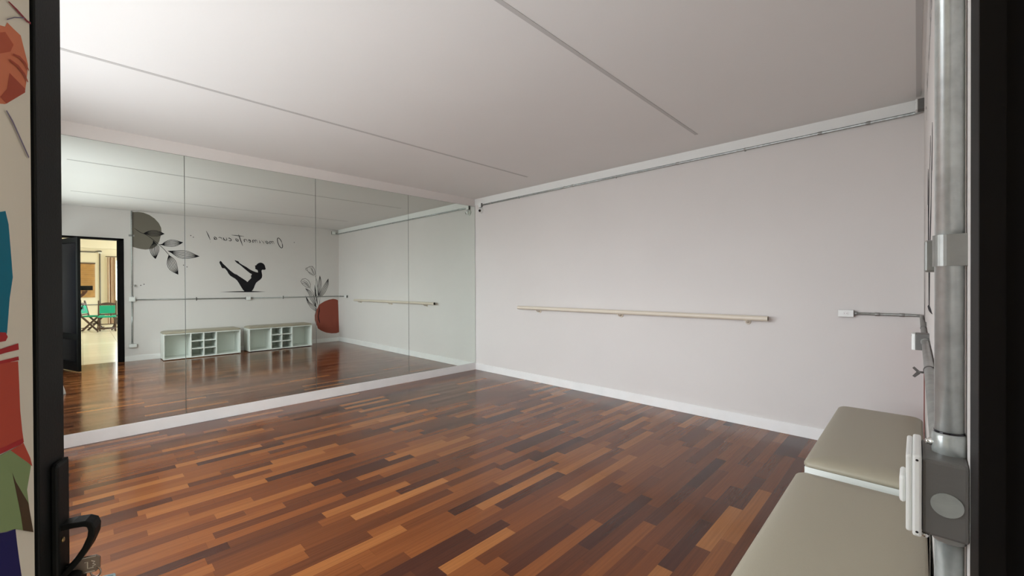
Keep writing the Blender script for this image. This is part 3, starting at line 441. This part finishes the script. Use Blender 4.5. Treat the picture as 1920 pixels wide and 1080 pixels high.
# ------------------------------------------------------------------ paint and lettering on the mural wall
YM = Y0+.0010
def decal_poly(mb, pts, y): 
    vs = [mb.bm.verts.new((x, y, z)) for x, z in pts]; f = mb.face(vs)
    if f: bmesh.ops.triangulate(mb.bm, faces=[f])
def decal_fill(name, pts, m_, label, y=YM):
    mb = MB(); mb.prism([(x, Y0+.0002, z) for x, z in pts], (0, y-Y0-.0002, 0))
    o = mb.build(name, m_, None, (sum(p[0] for p in pts)/len(pts), Y0, min(p[1] for p in pts))); return tag(o, label, 'wall mural')
def strokes(name, lists, w, m_, label, y, taper=True):
    mb = MB()
    for l in lists: mb.ribbon(l, w, lambda a, b: (a, y, b), taper)
    x = [p[0] for l in lists for p in l]; z = [p[1] for l in lists for p in l]
    o = mb.build(name, m_, None, (sum(x)/len(x), Y0, min(z))); return tag(o, label, 'wall mural')
decal_fill('mural_art', DATA['blob_grey'], 'greyblob', 'taupe half-round shape painted beside the pipe at the ceiling')
strokes('mural_art', DATA['branch'], .0085, 'ink', 'black line-drawn leafy branch painted over the taupe shape', YM+.0008)
lt = thing('slogan_art', (2.45, Y0, 2.25), 'black handwritten slogan painted high on the mural wall', 'lettering')
TX = DATA['text']
for n_, part in (('first_word', TX[-1:]), ('long_word', [l for l in TX[:-5] if l[0][0] > 2.22] + TX[-5:-3]), ('last_word', [l for l in TX[:-5] if l[0][0] <= 2.22] + TX[-3:-1])):
    mb = MB()
    for l in part: mb.ribbon(l, .0145, lambda a, b: (a, YM, b), True)
    mb.build('word', 'ink', lt, lt.location)
decal_fill('mural_art', DATA['figure'], 'ink', 'black silhouette of an exercising figure balancing with raised legs')
decal_fill('mural_art', DATA['ground'], 'ink', 'thin black painted ground line under the exercising figure')
decal_fill('mural_art', DATA['blob_red'], 'redblob', 'terracotta half-round shape painted by the far corner, above the bench end')
strokes('mural_art', DATA['tulip'], .0085, 'inkthin', 'fine line-drawn tulips painted rising from the terracotta shape', YM+.0008)
decal_fill('mural_art', DATA['accent'], 'ink', 'dark stem stroke painted on the terracotta shape', YM+.0006)
for (x, z), lb in zip(DATA['dots'], ('small grey paint dot right of the leafy branch, upper left of its pair', 'small grey paint dot right of the leafy branch, lower right of its pair', 'small grey paint dot below the branch tip, nearer the branch', 'small grey paint dot below the branch tip, nearer the figure', 'small grey paint dot beside the vertical pipe, nearer the pipe', 'small grey paint dot beside the vertical pipe, farther from the pipe', 'small grey paint dot beside the first letter of the slogan')):
    mb = MB(); mb.prism([(x+.009*math.cos(t), Y0-.0005, z+.009*math.sin(t)) for t in [2*PI*i/8 for i in range(8)]], (0, .0015, 0))
    tag(mb.build('paint_dot', 'inkthin', None, (x, Y0, z)), lb, 'paint dot', 'small grey dots on the mural wall')
# ------------------------------------------------------------------ door, frame, handle, key
hinge = Vector((-.262, -.033, 0))
door = tag(bpy.data.objects.new('door_1', None), 'open black door with its black frame', 'door', None, 'structure'); COL.objects.link(door); door.location = hinge
fm = MB()
fm.box(.468, DX1, -.033-.004, -.033, 0, DH+.035)                    # face flange
fm.box(.466, .532, -.190, -.037, 0, DH+.033)
fm.box(.463, .466, -.046, -.033, 0, DH)
fm.box(.452, .466, -.190, -.060, 0, DH, bev=.001)
fm.box(.445, .452, -.190, -.090, 0, DH, bev=.001)
fm.box(DX0-.055, DX0-.004, -.037, -.033, 0, DH+.035); fm.box(DX0-.03, DX0-.004, -.190, -.037, 0, DH+.033)
fm.box(DX0-.055, DX1, -.037, -.033, DH, DH+.035); fm.box(DX0-.004, DX1, -.190, -.037, DH, DH+.033)
fm.build('door_frame', 'blackmatte', door, hinge)
ang = math.atan2(.950448, .310884); LW = .7923
def leafmesh(mb, name, m_, parent=None):
    o = mb.build(name, m_, parent); return o
lf = MB(); LH = 2.17; Z0 = .012
lf.box(LW-.056, LW, 0, .038, Z0, LH, bev=.0015); lf.box(0, .056, 0, .038, Z0, LH, bev=.0015)
lf.box(.056, LW-.056, 0, .038, LH-.07, LH, bev=.0015); lf.box(.056, LW-.056, 0, .038, Z0, .14, bev=.0015); lf.box(.056, LW-.056, 0, .038, .53, .60, bev=.0015)
leaf = lf.build('door_leaf', 'black', door); leaf.rotation_euler = (0, 0, ang)
bd = MB()
for z0, z1 in ((.14, .53), (.60, LH-.07)):
    for y0, y1 in ((.004, .012), (.026, .034)):
        bd.box(LW-.0735, LW-.056, y0, y1, z0, z1, bev=.001); bd.box(.056, .0735, y0, y1, z0, z1, bev=.001)
        bd.box(.0735, LW-.0735, y0, y1, z1-.017, z1, bev=.001); bd.box(.0735, LW-.0735, y0, y1, z0, z0+.017, bev=.001)
bd.build('glazing_bead', 'blackmatte', leaf)
pn = MB(); pn.box(.058, LW-.058, .013, .025, .142, .528); pn.box(.058, LW-.058, .013, .025, .602, LH-.072); pn.build('panel', 'blackgloss', leaf)
es = MB(); es.box(.758, .789, -.006, 0, .985, 1.163, bev=.0045, seg=3); es.build('handle_plate', 'black', leaf)
pl = MB()
path = [(-.001, 1.0880), (.010, 1.0885), (.020, 1.0880), (.0245, 1.0855), (.0262, 1.080), (.0255, 1.072), (.021, 1.060), (.014, 1.048), (.006, 1.038), (-.001, 1.031)]
prev = None
n_ = len(path)
for i, (d_, z_) in enumerate(path):
    t = Vector(path[min(i+1, n_-1)])-Vector(path[max(i-1, 0)]); t.normalize(); nn = Vector((-t.y, t.x)); th = .0032
    q = [(d_+nn.x*th, z_+nn.y*th), (d_-nn.x*th, z_-nn.y*th)]
    u0, u1 = .7655, .7845
    ring = [pl.bm.verts.new((u, -.005-a, b)) for u, (a, b) in ((u0, q[0]), (u1, q[0]), (u1, q[1]), (u0, q[1]))]
    if prev:
        for k in range(4): pl.face([prev[k], prev[(k+1) % 4], ring[(k+1) % 4], ring[k]])
    else: pl.face(ring[::-1])
    prev = ring
pl.face(prev)
pl.build('pull_handle', 'black', leaf, bevel=.0012)
MB().lathe((.7685, -.006, 1.074), (0, -1, 0), [(0, .0028), (.001, .0028), (.0016, .0018)], 12).build('screw', 'brass', leaf)
MB().lathe((.774, -.006, 1.021), (0, -1, 0), [(0, .0125), (.012, .0125), (.015, .010)], 24).build('lock_cylinder', 'black', leaf)
# key in the lock
KOFF = Vector((-.950448, .310884, 0))*.0115 + Vector((0, 0, .0165))
ky = MB()
ky.box(.7732, .7750, -.032, -.018, 1.0175, 1.0235)
kp = [(-.0285, 1.0135), (-.0285, 1.0265), (-.0310, 1.0295), (-.0440, 1.0295), (-.0475, 1.0260), (-.0475, 1.0140), (-.0440, 1.0105), (-.0310, 1.0105)]
ky.prism([(.7730, a, b) for a, b in kp], (.0022, 0, 0))
key = ky.build('key', 'chrome'); key.location = hinge + KOFF; key.rotation_euler = (0, 0, ang)
tag(key, 'nickel key with stamped bow standing in the door lock', 'key')
kg = MB()
for pts in ([(-.0340, 1.0235), (-.0368, 1.0235), (-.0368, 1.0160), (-.0420, 1.0160)], [(-.0400, 1.0242), (-.0432, 1.0225), (-.0412, 1.0205), (-.0438, 1.0187), (-.0408, 1.0175)]):
    kg.ribbon(pts, .0010, lambda a, b: (.77285, a, b))
kg.ribbon([(-.0310, 1.0286), (-.0440, 1.0286)], .0010, lambda a, b: (.77285, a, b)); kg.ribbon([(-.0335, 1.0118), (-.0430, 1.0118)], .0010, lambda a, b: (.77285, a, b))  # bright strokes paint highlights along the bow edges, beside the stamped marks
kg.build('stamp_and_glint', 'screw', key)
rg = MB(); rg.tube([(.774+.006*math.sin(t)*.3, -.0435+.005*math.sin(t), 1.0095+.0055*math.cos(t)) for t in [2*PI*i/14 for i in range(15)]], .0008, 8, caps=False)
rg.build('key_ring', 'chrome', key)
tgm = bx(.769, .773, -.062, -.042, .968, 1.0040, bev=.002).build('key_tag', 'tag', key); tgm['label'] = 'pale blue plastic tag hanging from the key'
# poster on the door
pm = MB(); names = ['p_cream']
pm.box(.10, LW-.0737, -.0030, -.0022+.0142, .66, 2.06)
pw = -.0032
lay = 0
for k_, ink in (('orange', 'p_orange'), ('orange_dark', 'p_dark'), ('orange_red', 'p_red'), ('teal', 'p_teal'), ('redpot', 'p_pot'), ('redband0', 'p_band'), ('redband1', 'p_band'), ('redband2', 'p_band'), ('redband3', 'p_band'), ('green', 'p_green'), ('redtri', 'p_pot'), ('brown', 'p_brown'), ('navy', 'p_navy'), ('line1', 'p_line'), ('line2', 'p_grey'), ('line3', 'p_grey'), ('curve1', 'p_red'), ('curve2', 'p_red')):
    if ink not in names: names.append(ink)
    pm.mi = names.index(ink); lay += 1
    decal = [pm.bm.verts.new((min(a, LW-.0745), pw-.00008*lay, b)) for a, b in DATA['poster'][k_]]
    f = pm.face(decal)
    if f: f.normal_update(); bmesh.ops.triangulate(pm.bm, faces=[f])
po = pm.build('poster', names); po.location = hinge; po.rotation_euler = (0, 0, ang)
tag(po, 'cream poster with orange flower, red pot and green leaf fixed on the black door', 'poster')
# white wedge on the floor behind the door
wg = MB(); wg.prism([(-.30, 2.44, 0), (-.150, 2.52, 0), (-.205, 2.50, .24), (-.30, 2.46, .24)], (-.03, .07, 0))
tag(wg.build('foam_wedge', 'skirt', None, (-.22, 2.5, 0), bevel=.004), 'white wedge-shaped block standing on the floor near the door, seen only in the mirror', 'foam block')
# ------------------------------------------------------------------ hall outside the door (seen through the mirror)
HX0, HX1, HY1, HH = -2.2, 3.2, -9.6, 3.0
YB = Y0-.15
struct('floor_hall', bx(HX0, HX1, HY1, Y0-.12, -.1, 0), 'tile', 'cream glossy tile floor of the hall beyond the door', 'floor')
struct('ceiling_hall', bx(HX0, HX1, HY1-.15, YB, HH, HH+.12), 'hallceil', 'cream ceiling of the hall beyond the door', 'ceiling')
fw = MB(); QX0, QX1, QZ0, QZ1 = .78, 2.3, .85, 2.34
fw.box(HX0, QX0, HY1-.15, HY1, 0, HH); fw.box(QX1, HX1, HY1-.15, HY1, 0, HH); fw.box(QX0, QX1, HY1-.15, HY1, 0, QZ0); fw.box(QX0, QX1, HY1-.15, HY1, QZ1, HH)
struct('wall_hall_end', fw, 'hallwall', 'cream end wall of the hall, behind the green chairs', 'wall')
struct('wall_hall_left', bx(HX0-.15, HX0, HY1-.15, YB, 0, HH), 'hallwall', 'left wall of the hall', 'wall')
hr = MB(); hr.box(HX1, HX1+.15, HY1-.15, YB, 0, .75); hr.box(HX1, HX1+.15, HY1-.15, YB, 2.70, HH)
for y in (YB-.5, -3.2, -6.2, HY1-.15): hr.box(HX1, HX1+.15, y, y+.5, .75, 2.70)
struct('wall_hall_right', hr, 'hallwall', 'right wall of the hall with wide openings added for light', 'wall')  # unseen openings, added and sized to light the hall
hm = MB(); hm.box(HX0, XL-.15, YB, YB+.15, 0, HH)
hm.box(XL-.15, HX1, YB, YB+.02, H+.12, HH)
struct('wall_hall_near', hm, 'hallwall', 'hall side of the studio wall', 'wall')
w2 = tag(bpy.data.objects.new('window_2', None), 'bright window at the end of the hall, half behind the curtain', 'window', None, 'structure'); COL.objects.link(w2); w2.location = (QX0, HY1, QZ0)
wf = MB()
for a in (QX0, 1.5, QX1-.05): wf.box(a, a+.05, HY1-.1, HY1-.04, QZ0, QZ1)
for a in (QZ0, QZ1-.05): wf.box(QX0+.05, QX1-.05, HY1-.098, HY1-.042, a, a+.05)
wf.build('window_frame', 'hallceil', w2, w2.location); bx(QX0+.03, QX1-.03, HY1-.072, HY1-.068, QZ0+.03, QZ1-.03).build('window_pane', 'glass', w2, w2.location)
struct('trim_5', bx(HX0, HX1, HY1+.0, HY1+.25, 2.68, HH), 'hallceil', 'cream beam across the end of the hall', 'beam')
bl = thing('bamboo_blind', (.0, HY1, 1.02), 'brown bamboo roller blind on the hall end wall', 'blind')
mb = MB()
for i in range(46): z = 1.03+i*.0246; mb.box(-.40, .305, HY1+.035, HY1+.040, z, z+.0215)
mb.build('slats', 'bamboo', bl, bl.location)
bx(-.42, .315, HY1, HY1+.06, 2.155, 2.195).build('head_rail', 'wood', bl, bl.location)
cu = thing('curtain', (.75, HY1+.1, .1), 'beige and brown striped curtain beside the hall window', 'curtain')
for k, (a, b_, m_) in enumerate(((.60, .665, 'curtain'), (.665, .70, 'curtainb'), (.70, .745, 'curtain'), (.745, .765, 'curtainb'), (.765, .80, 'curtain'))):
    mb = MB(); n = 10; rows = []
    for i in range(n+1):
        x = a+(b_-a)*i/n; y = HY1+.12+.03*math.sin(x*120)
        rows.append((mb.bm.verts.new((x, y, .12)), mb.bm.verts.new((x, y, 2.40)), mb.bm.verts.new((x, y-.004, 2.40)), mb.bm.verts.new((x, y-.004, .12))))
    for p_, q_ in zip(rows, rows[1:]):
        mb.face([p_[0], q_[0], q_[1], p_[1]]); mb.face([p_[2], q_[2], q_[3], p_[3]])
    mb.build('curtain_stripe' if 'b' in m_ else 'curtain_panel', m_, cu, cu.location)
MB().cyl((.56, HY1+.12, 2.42), (2.4, HY1+.12, 2.42), .012, 12).build('curtain_rod', 'wood', cu, cu.location)
hp = thing('conduit_pipe', (.425, HY1+.02, 0), 'grey pipe run on the hall end wall, beside the bamboo blind', 'pipe')
MB().tube([(.425, HY1+.03, 0), (.425, HY1+.03, 2.54)], .016, 12).build('pipe', 'pipeh', hp, hp.location)
MB().tube([(.47, HY1+.03, 2.575), (.44, HY1+.03, 2.60), (.38, HY1+.03, 2.59), (.30, HY1+.03, 2.56), (HX0+.002, HY1+.03, 2.555)], .020, 12).build('pipe', 'pipeh', hp, hp.location)
MB().cyl((HX0+.002, HY1+.03, .78), (.43, HY1+.03, .78), .013, 12).build('pipe', 'pipeh', hp, hp.location)
bx(.385, .465, HY1+.002, HY1+.07, 2.52, 2.56, bev=.004).build('junction_cap', 'plastic', hp, hp.location)
# chairs
def chair(label):
    t = thing('folding_chair', (0, 0, 0), label, 'chair', 'green canvas chairs in the hall')
    w = .20; sh = .455
    def bar(a, b, r, ww=.03):
        a, b = Vector(a), Vector(b); d = (b-a).normalized(); s_ = Vector((1, 0, 0)); n2 = d.cross(s_).normalized()
        mb = MB(); A = [mb.bm.verts.new(p) for p in (a+s_*ww/2+n2*r, a-s_*ww/2+n2*r, a-s_*ww/2-n2*r, a+s_*ww/2-n2*r)]; B = [mb.bm.verts.new(p) for p in (b+s_*ww/2+n2*r, b-s_*ww/2+n2*r, b-s_*ww/2-n2*r, b+s_*ww/2-n2*r)]
        mb.face(A[::-1]); mb.face(B)
        for i in range(4): mb.face([A[i], A[(i+1) % 4], B[(i+1) % 4], B[i]])
        return mb
    for sx in (-1, 1):
        bar((sx*w, .20, 0), (sx*w, -.19, sh), .024).build('leg', 'wood', t)
        bar((sx*(w-.032), -.20, 0), (sx*(w-.032), .20, sh), .024).build('leg', 'wood', t)
        bar((sx*w, -.185, sh-.02), (sx*w, -.29, .95), .018).build('back_post', 'wood', t)
    for y, z in ((.185, .09), (-.185, .09), (0, .22)): MB().cyl((-w, y, z), (w, y, z), .014, 10).build('stretcher', 'wood', t)
    bx(-w, w, -.20, .21, sh-.022, sh+.022, bev=.008).build('seat', 'green', t)
    bk = MB(); n = 8
    for (z0, z1, y0, y1) in ((.545, .79, -.205, -.258),):
        bk.prism([(-w+.02, y0-.01, z0), (w-.02, y0-.01, z0), (w-.02, y1-.01, z1), (-w+.02, y1-.01, z1)], (0, .02, .004))
    bk.build('back_panel', 'green', t)
    tr = MB(); tp = [(-w+.01, .80)] + [(w*(-1+2*i/10)*.98, .845+.04*math.cos(PI/2*(-1+2*i/10))) for i in range(11)] + [(w-.01, .80)]
    tr.prism([(x, -.275, z) for x, z in tp], (0, .022, .004)); tr.build('top_rail', 'wood', t)
    bx(-w+.015, w-.015, -.215, -.19, .50, .535).build('back_rail', 'wood', t)
    return t
c1 = chair('green canvas chair turned side-on, nearest the bamboo blind'); c1.location = (.235, -8.40, 0); c1.rotation_euler = (0, 0, math.radians(-66))
c2 = copy_thing(c1); c2.location = (.535, -7.75, 0); c2.rotation_euler = (0, 0, math.radians(4)); c2['label'] = 'green canvas chair facing the door, in the middle of the hall group'
c3 = copy_thing(c1); c3.location = (.93, -8.25, 0); c3.rotation_euler = (0, 0, math.radians(30)); c3['label'] = 'green canvas chair half hidden by the door frame, beside the curtain'
# ------------------------------------------------------------------ photographer in the doorway
def skin(name, verts, edges, m_, parent, off, root=0, sub=2):
    me = bpy.data.meshes.new(name); me.from_pydata([Vector(v[:3])-Vector(off) for v in verts], edges, []); me.materials.append(M[m_])
    o = bpy.data.objects.new(name, me); COL.objects.link(o); o.parent = parent
    sk = o.modifiers.new('skin', 'SKIN'); sk.use_smooth_shade = True
    if not me.skin_vertices: me.skin_vertices.new()
    for i, v in enumerate(verts):
        r = v[3]; me.skin_vertices[0].data[i].radius = (r, r) if not isinstance(r, tuple) else r
        me.skin_vertices[0].data[i].use_root = (i == root)
    ss = o.modifiers.new('sub', 'SUBSURF'); ss.levels = sub; ss.render_levels = sub
    return o
PX, PY = -.36, -.50
per = thing('person', (PX, PY, 0), 'photographer in dark clothes in the doorway, holding a phone sideways, seen in the mirror', 'person')
V = [(PX, PY, .92, (.13, .10)), (PX, PY, 1.10, (.12, .09)), (PX, PY+.01, 1.28, (.14, .10)), (PX, PY, 1.40, (.07, .07)), (PX, PY+.02, 1.46, (.05, .05)), (PX, PY+.03, 1.54, (.075, .085)), (PX, PY+.03, 1.64, (.07, .085)),
     (PX+.17, PY, 1.36, .05), (PX+.235, PY+.06, 1.14, .042), (-.050, -.20, 1.185, .034), (-.005, -.105, 1.225, .024), (.022, -.070, 1.258, (.030, .016)), (.030, -.048, 1.282, (.032, .014)),
     (PX-.17, PY, 1.36, .05), (PX-.22, PY+.06, 1.12, .042), (PX-.18, PY+.24, 1.02, .03), (PX-.15, PY+.29, 1.00, .03),
     (PX+.09, PY, .86, .085), (PX+.09, PY+.01, .48, .058), (PX+.09, PY-.02, .10, .04), (PX+.10, PY+.11, .045, .035),
     (PX-.09, PY, .86, .085), (PX-.09, PY+.01, .48, .058), (PX-.09, PY-.02, .10, .04), (PX-.10, PY+.11, .045, .035)]
Ed = [(0, 1), (1, 2), (2, 3), (3, 4), (4, 5), (5, 6), (2, 7), (7, 8), (8, 9), (9, 10), (10, 11), (11, 12), (2, 13), (13, 14), (14, 15), (15, 16), (0, 17), (17, 18), (18, 19), (19, 20), (0, 21), (21, 22), (22, 23), (23, 24)]
def chain(start, pts):
    i = start
    for p in pts: V.append(p); Ed.append((i, len(V)-1)); i = len(V)-1
# four fingers curl under and in front of the phone's lower edge, the thumb on the screen side
for k, x in enumerate((-.002, .018, .038, .056)):
    chain(12, [(x, -.030, 1.288, .0085), (x+.002, -.014, 1.296, .008), (x+.003, -.0095, 1.306, .0072), (x+.003, -.0100, 1.314, .006)])
chain(11, [(.052, -.062, 1.285, .0105), (.060, -.046, 1.312, .009), (.058, -.040, 1.330, .0075)])
skin('body', V, Ed, 'skin', per, (PX, PY, 0))
sh_ = MB(); sh_.smooth = True; lp_ = []
for z_, rx_, ry_ in ((.83, .168, .128), (.90, .166, .126), (1.02, .152, .116), (1.14, .152, .116), (1.26, .168, .122), (1.34, .176, .112), (1.385, .150, .095), (1.41, .095, .078), (1.425, .066, .066)):
    lp_.append([sh_.bm.verts.new((PX+rx_*math.cos(2*PI*k/28), PY+.005+ry_*math.sin(2*PI*k/28), z_)) for k in range(28)])
for a_, b_ in zip(lp_, lp_[1:]):
    for k in range(28): sh_.face([a_[k], a_[(k+1) % 28], b_[(k+1) % 28], b_[k]])
sht = sh_.build('shirt', 'shirt', per, (PX, PY, 0))
for pts_ in ([(PX+.10, PY, 1.36, .070), (PX+.175, PY, 1.345, .068), (PX+.235, PY+.06, 1.14, .058), (-.075, -.26, 1.165, .048)], [(PX-.10, PY, 1.36, .070), (PX-.175, PY, 1.345, .068), (PX-.22, PY+.06, 1.12, .056), (PX-.19, PY+.17, 1.05, .050)]):
    skin('sleeve', pts_, [(0, 1), (1, 2), (2, 3)], 'shirt', sht, (PX, PY, 0))
skin('trousers', [(PX, PY, 1.02, (.150, .118)), (PX, PY, .90, (.150, .118)), (PX+.09, PY, .84, .098), (PX+.09, PY+.01, .48, .074), (PX+.09, PY-.02, .10, .06), (PX-.09, PY, .84, .098), (PX-.09, PY+.01, .48, .074), (PX-.09, PY-.02, .10, .06)],
     [(0, 1), (1, 2), (2, 3), (3, 4), (1, 5), (5, 6), (6, 7)], 'jeans', per, (PX, PY, 0))
for s_ in (-1, 1):
    skin('shoe', [(PX+s_*.09, PY-.05, .045, .042), (PX+s_*.095, PY+.06, .042, .045), (PX+s_*.10, PY+.16, .036, .036)], [(0, 1), (1, 2)], 'blackmatte', per, (PX, PY, 0))
skin('hair', [(PX, PY+.0, 1.665, (.088, .098)), (PX, PY-.035, 1.57, (.085, .07)), (PX, PY-.05, 1.47, (.07, .05))], [(0, 1), (1, 2)], 'hair', per, (PX, PY, 0))
for s_ in (-1, 1):
    fc = MB(); b2 = bmesh.new(); bmesh.ops.create_uvsphere(b2, u_segments=10, v_segments=8, radius=.011); fc.merge(b2, Matrix.Translation((PX+s_*.03, PY+.108, 1.575)))
    fc.build('eye', 'dark', per, (PX, PY, 0))
bx(PX-.022, PX+.022, PY+.098, PY+.112, 1.512, 1.518, bev=.002).build('mouth', 'p_pot', per, (PX, PY, 0))
for s_ in (-1, 1): MB().lathe((PX+s_*.066, PY+.03, 1.565), (s_, 0, 0), [(0, .026), (.008, .028), (.014, .018)], 12).build('ear', 'skin', per, (PX, PY, 0))
MB().lathe((PX, PY+.10, 1.545), (0, 1, 0), [(0, .016), (.02, .011), (.028, .004)], 10).build('nose', 'skin', per, (PX, PY, 0))
ph = thing('phone', (.053, -.022, 1.312), 'black phone held sideways by the photographer, seen in the mirror', 'phone')
bx(-.024, .130, -.0265, -.0185, 1.314, 1.392, bev=.003).build('phone_body', 'phone', ph, ph.location)
for x, z in ((0, 1.36), (0, 1.380)): MB().lathe((x, -.0186, z), (0, 1, 0), [(0, .0065), (.001, .0065), (.0013, .005)], 16).build('lens', 'lens', ph, ph.location)
# ------------------------------------------------------------------ daylight
w = bpy.data.worlds.new('overcast sky'); S.world = w; w.use_nodes = True
nt = w.node_tree; bg = nt.nodes['Background']
tc = nt.nodes.new('ShaderNodeTexCoord'); sp_ = nt.nodes.new('ShaderNodeSeparateXYZ'); rp = nt.nodes.new('ShaderNodeValToRGB')
mr = nt.nodes.new('ShaderNodeMapRange'); mr.inputs['From Min'].default_value = -1; mr.inputs['From Max'].default_value = 1
nt.links.new(tc.outputs['Generated'], sp_.inputs[0]); nt.links.new(sp_.outputs['Z'], mr.inputs['Value']); nt.links.new(mr.outputs[0], rp.inputs[0]); nt.links.new(rp.outputs[0], bg.inputs['Color'])
rp.color_ramp.elements[0].position = .46; rp.color_ramp.elements[0].color = (.47, .49, .505, 1)
rp.color_ramp.elements[1].position = .54; rp.color_ramp.elements[1].color = (.90, .955, 1.0, 1)
bg.inputs['Strength'].default_value = SKY
def portal(name, loc, rot, sx, sy):
    l = bpy.data.lights.new(name, 'AREA'); l.shape = 'RECTANGLE'; l.size = sx; l.size_y = sy; l.cycles.is_portal = True
    o = bpy.data.objects.new(name, l); COL.objects.link(o); o.location = loc; o.rotation_euler = rot
    return o
portal('window_portal', (XL-.13, (WY0+WY1)/2, (WZ0+WZ1)/2), (0, -PI/2, 0), WZ1-WZ0, WY1-WY0)
portal('hall_portal', (HX1+.13, (HY1+YB)/2, 1.6), (0, PI/2, 0), 2.3, abs(HY1-YB))
portal('hall_window_portal', ((QX0+QX1)/2, HY1-.12, (QZ0+QZ1)/2), (PI/2, 0, 0), QX1-QX0, QZ1-QZ0)
# ------------------------------------------------------------------ camera
f_, yaw, pit, rol = 782.469, .80017, -.00499, -.0040
cam = bpy.data.cameras.new('camera'); co = bpy.data.objects.new('camera', cam); COL.objects.link(co)
c, s = math.cos(yaw), math.sin(yaw)
right = Vector((c, -s, 0)); fwd = Vector((s, c, 0)); down = Vector((0, 0, -1))
cp, sp2 = math.cos(pit), math.sin(pit)
d2 = down*cp + fwd*sp2; f2 = fwd*cp - down*sp2
cr_, sr_ = math.cos(rol), math.sin(rol)
r3 = right*cr_ - d2*sr_; d3 = right*sr_ + d2*cr_
mw = Matrix(((r3.x, -d3.x, -f2.x, 0), (r3.y, -d3.y, -f2.y, 0), (r3.z, -d3.z, -f2.z, CAM_H), (0, 0, 0, 1)))
co.matrix_world = mw
cam.sensor_width = 36; cam.lens = f_/1920*36; cam.clip_start = .01; cam.clip_end = 100
S.camera = co
vs = S.view_settings
S.display_settings.display_device = 'sRGB'; vs.view_transform = 'Standard'; vs.look = 'None'; vs.gamma = 1; vs.use_curve_mapping = False
vs.exposure = EXPO
cy = S.cycles
cy.max_bounces = 14; cy.diffuse_bounces = 7; cy.glossy_bounces = 8; cy.transparent_max_bounces = 16
cy.caustics_reflective = True; cy.caustics_refractive = False; cy.sample_clamp_indirect = 8; cy.blur_glossy = .3
cy.use_denoising = True
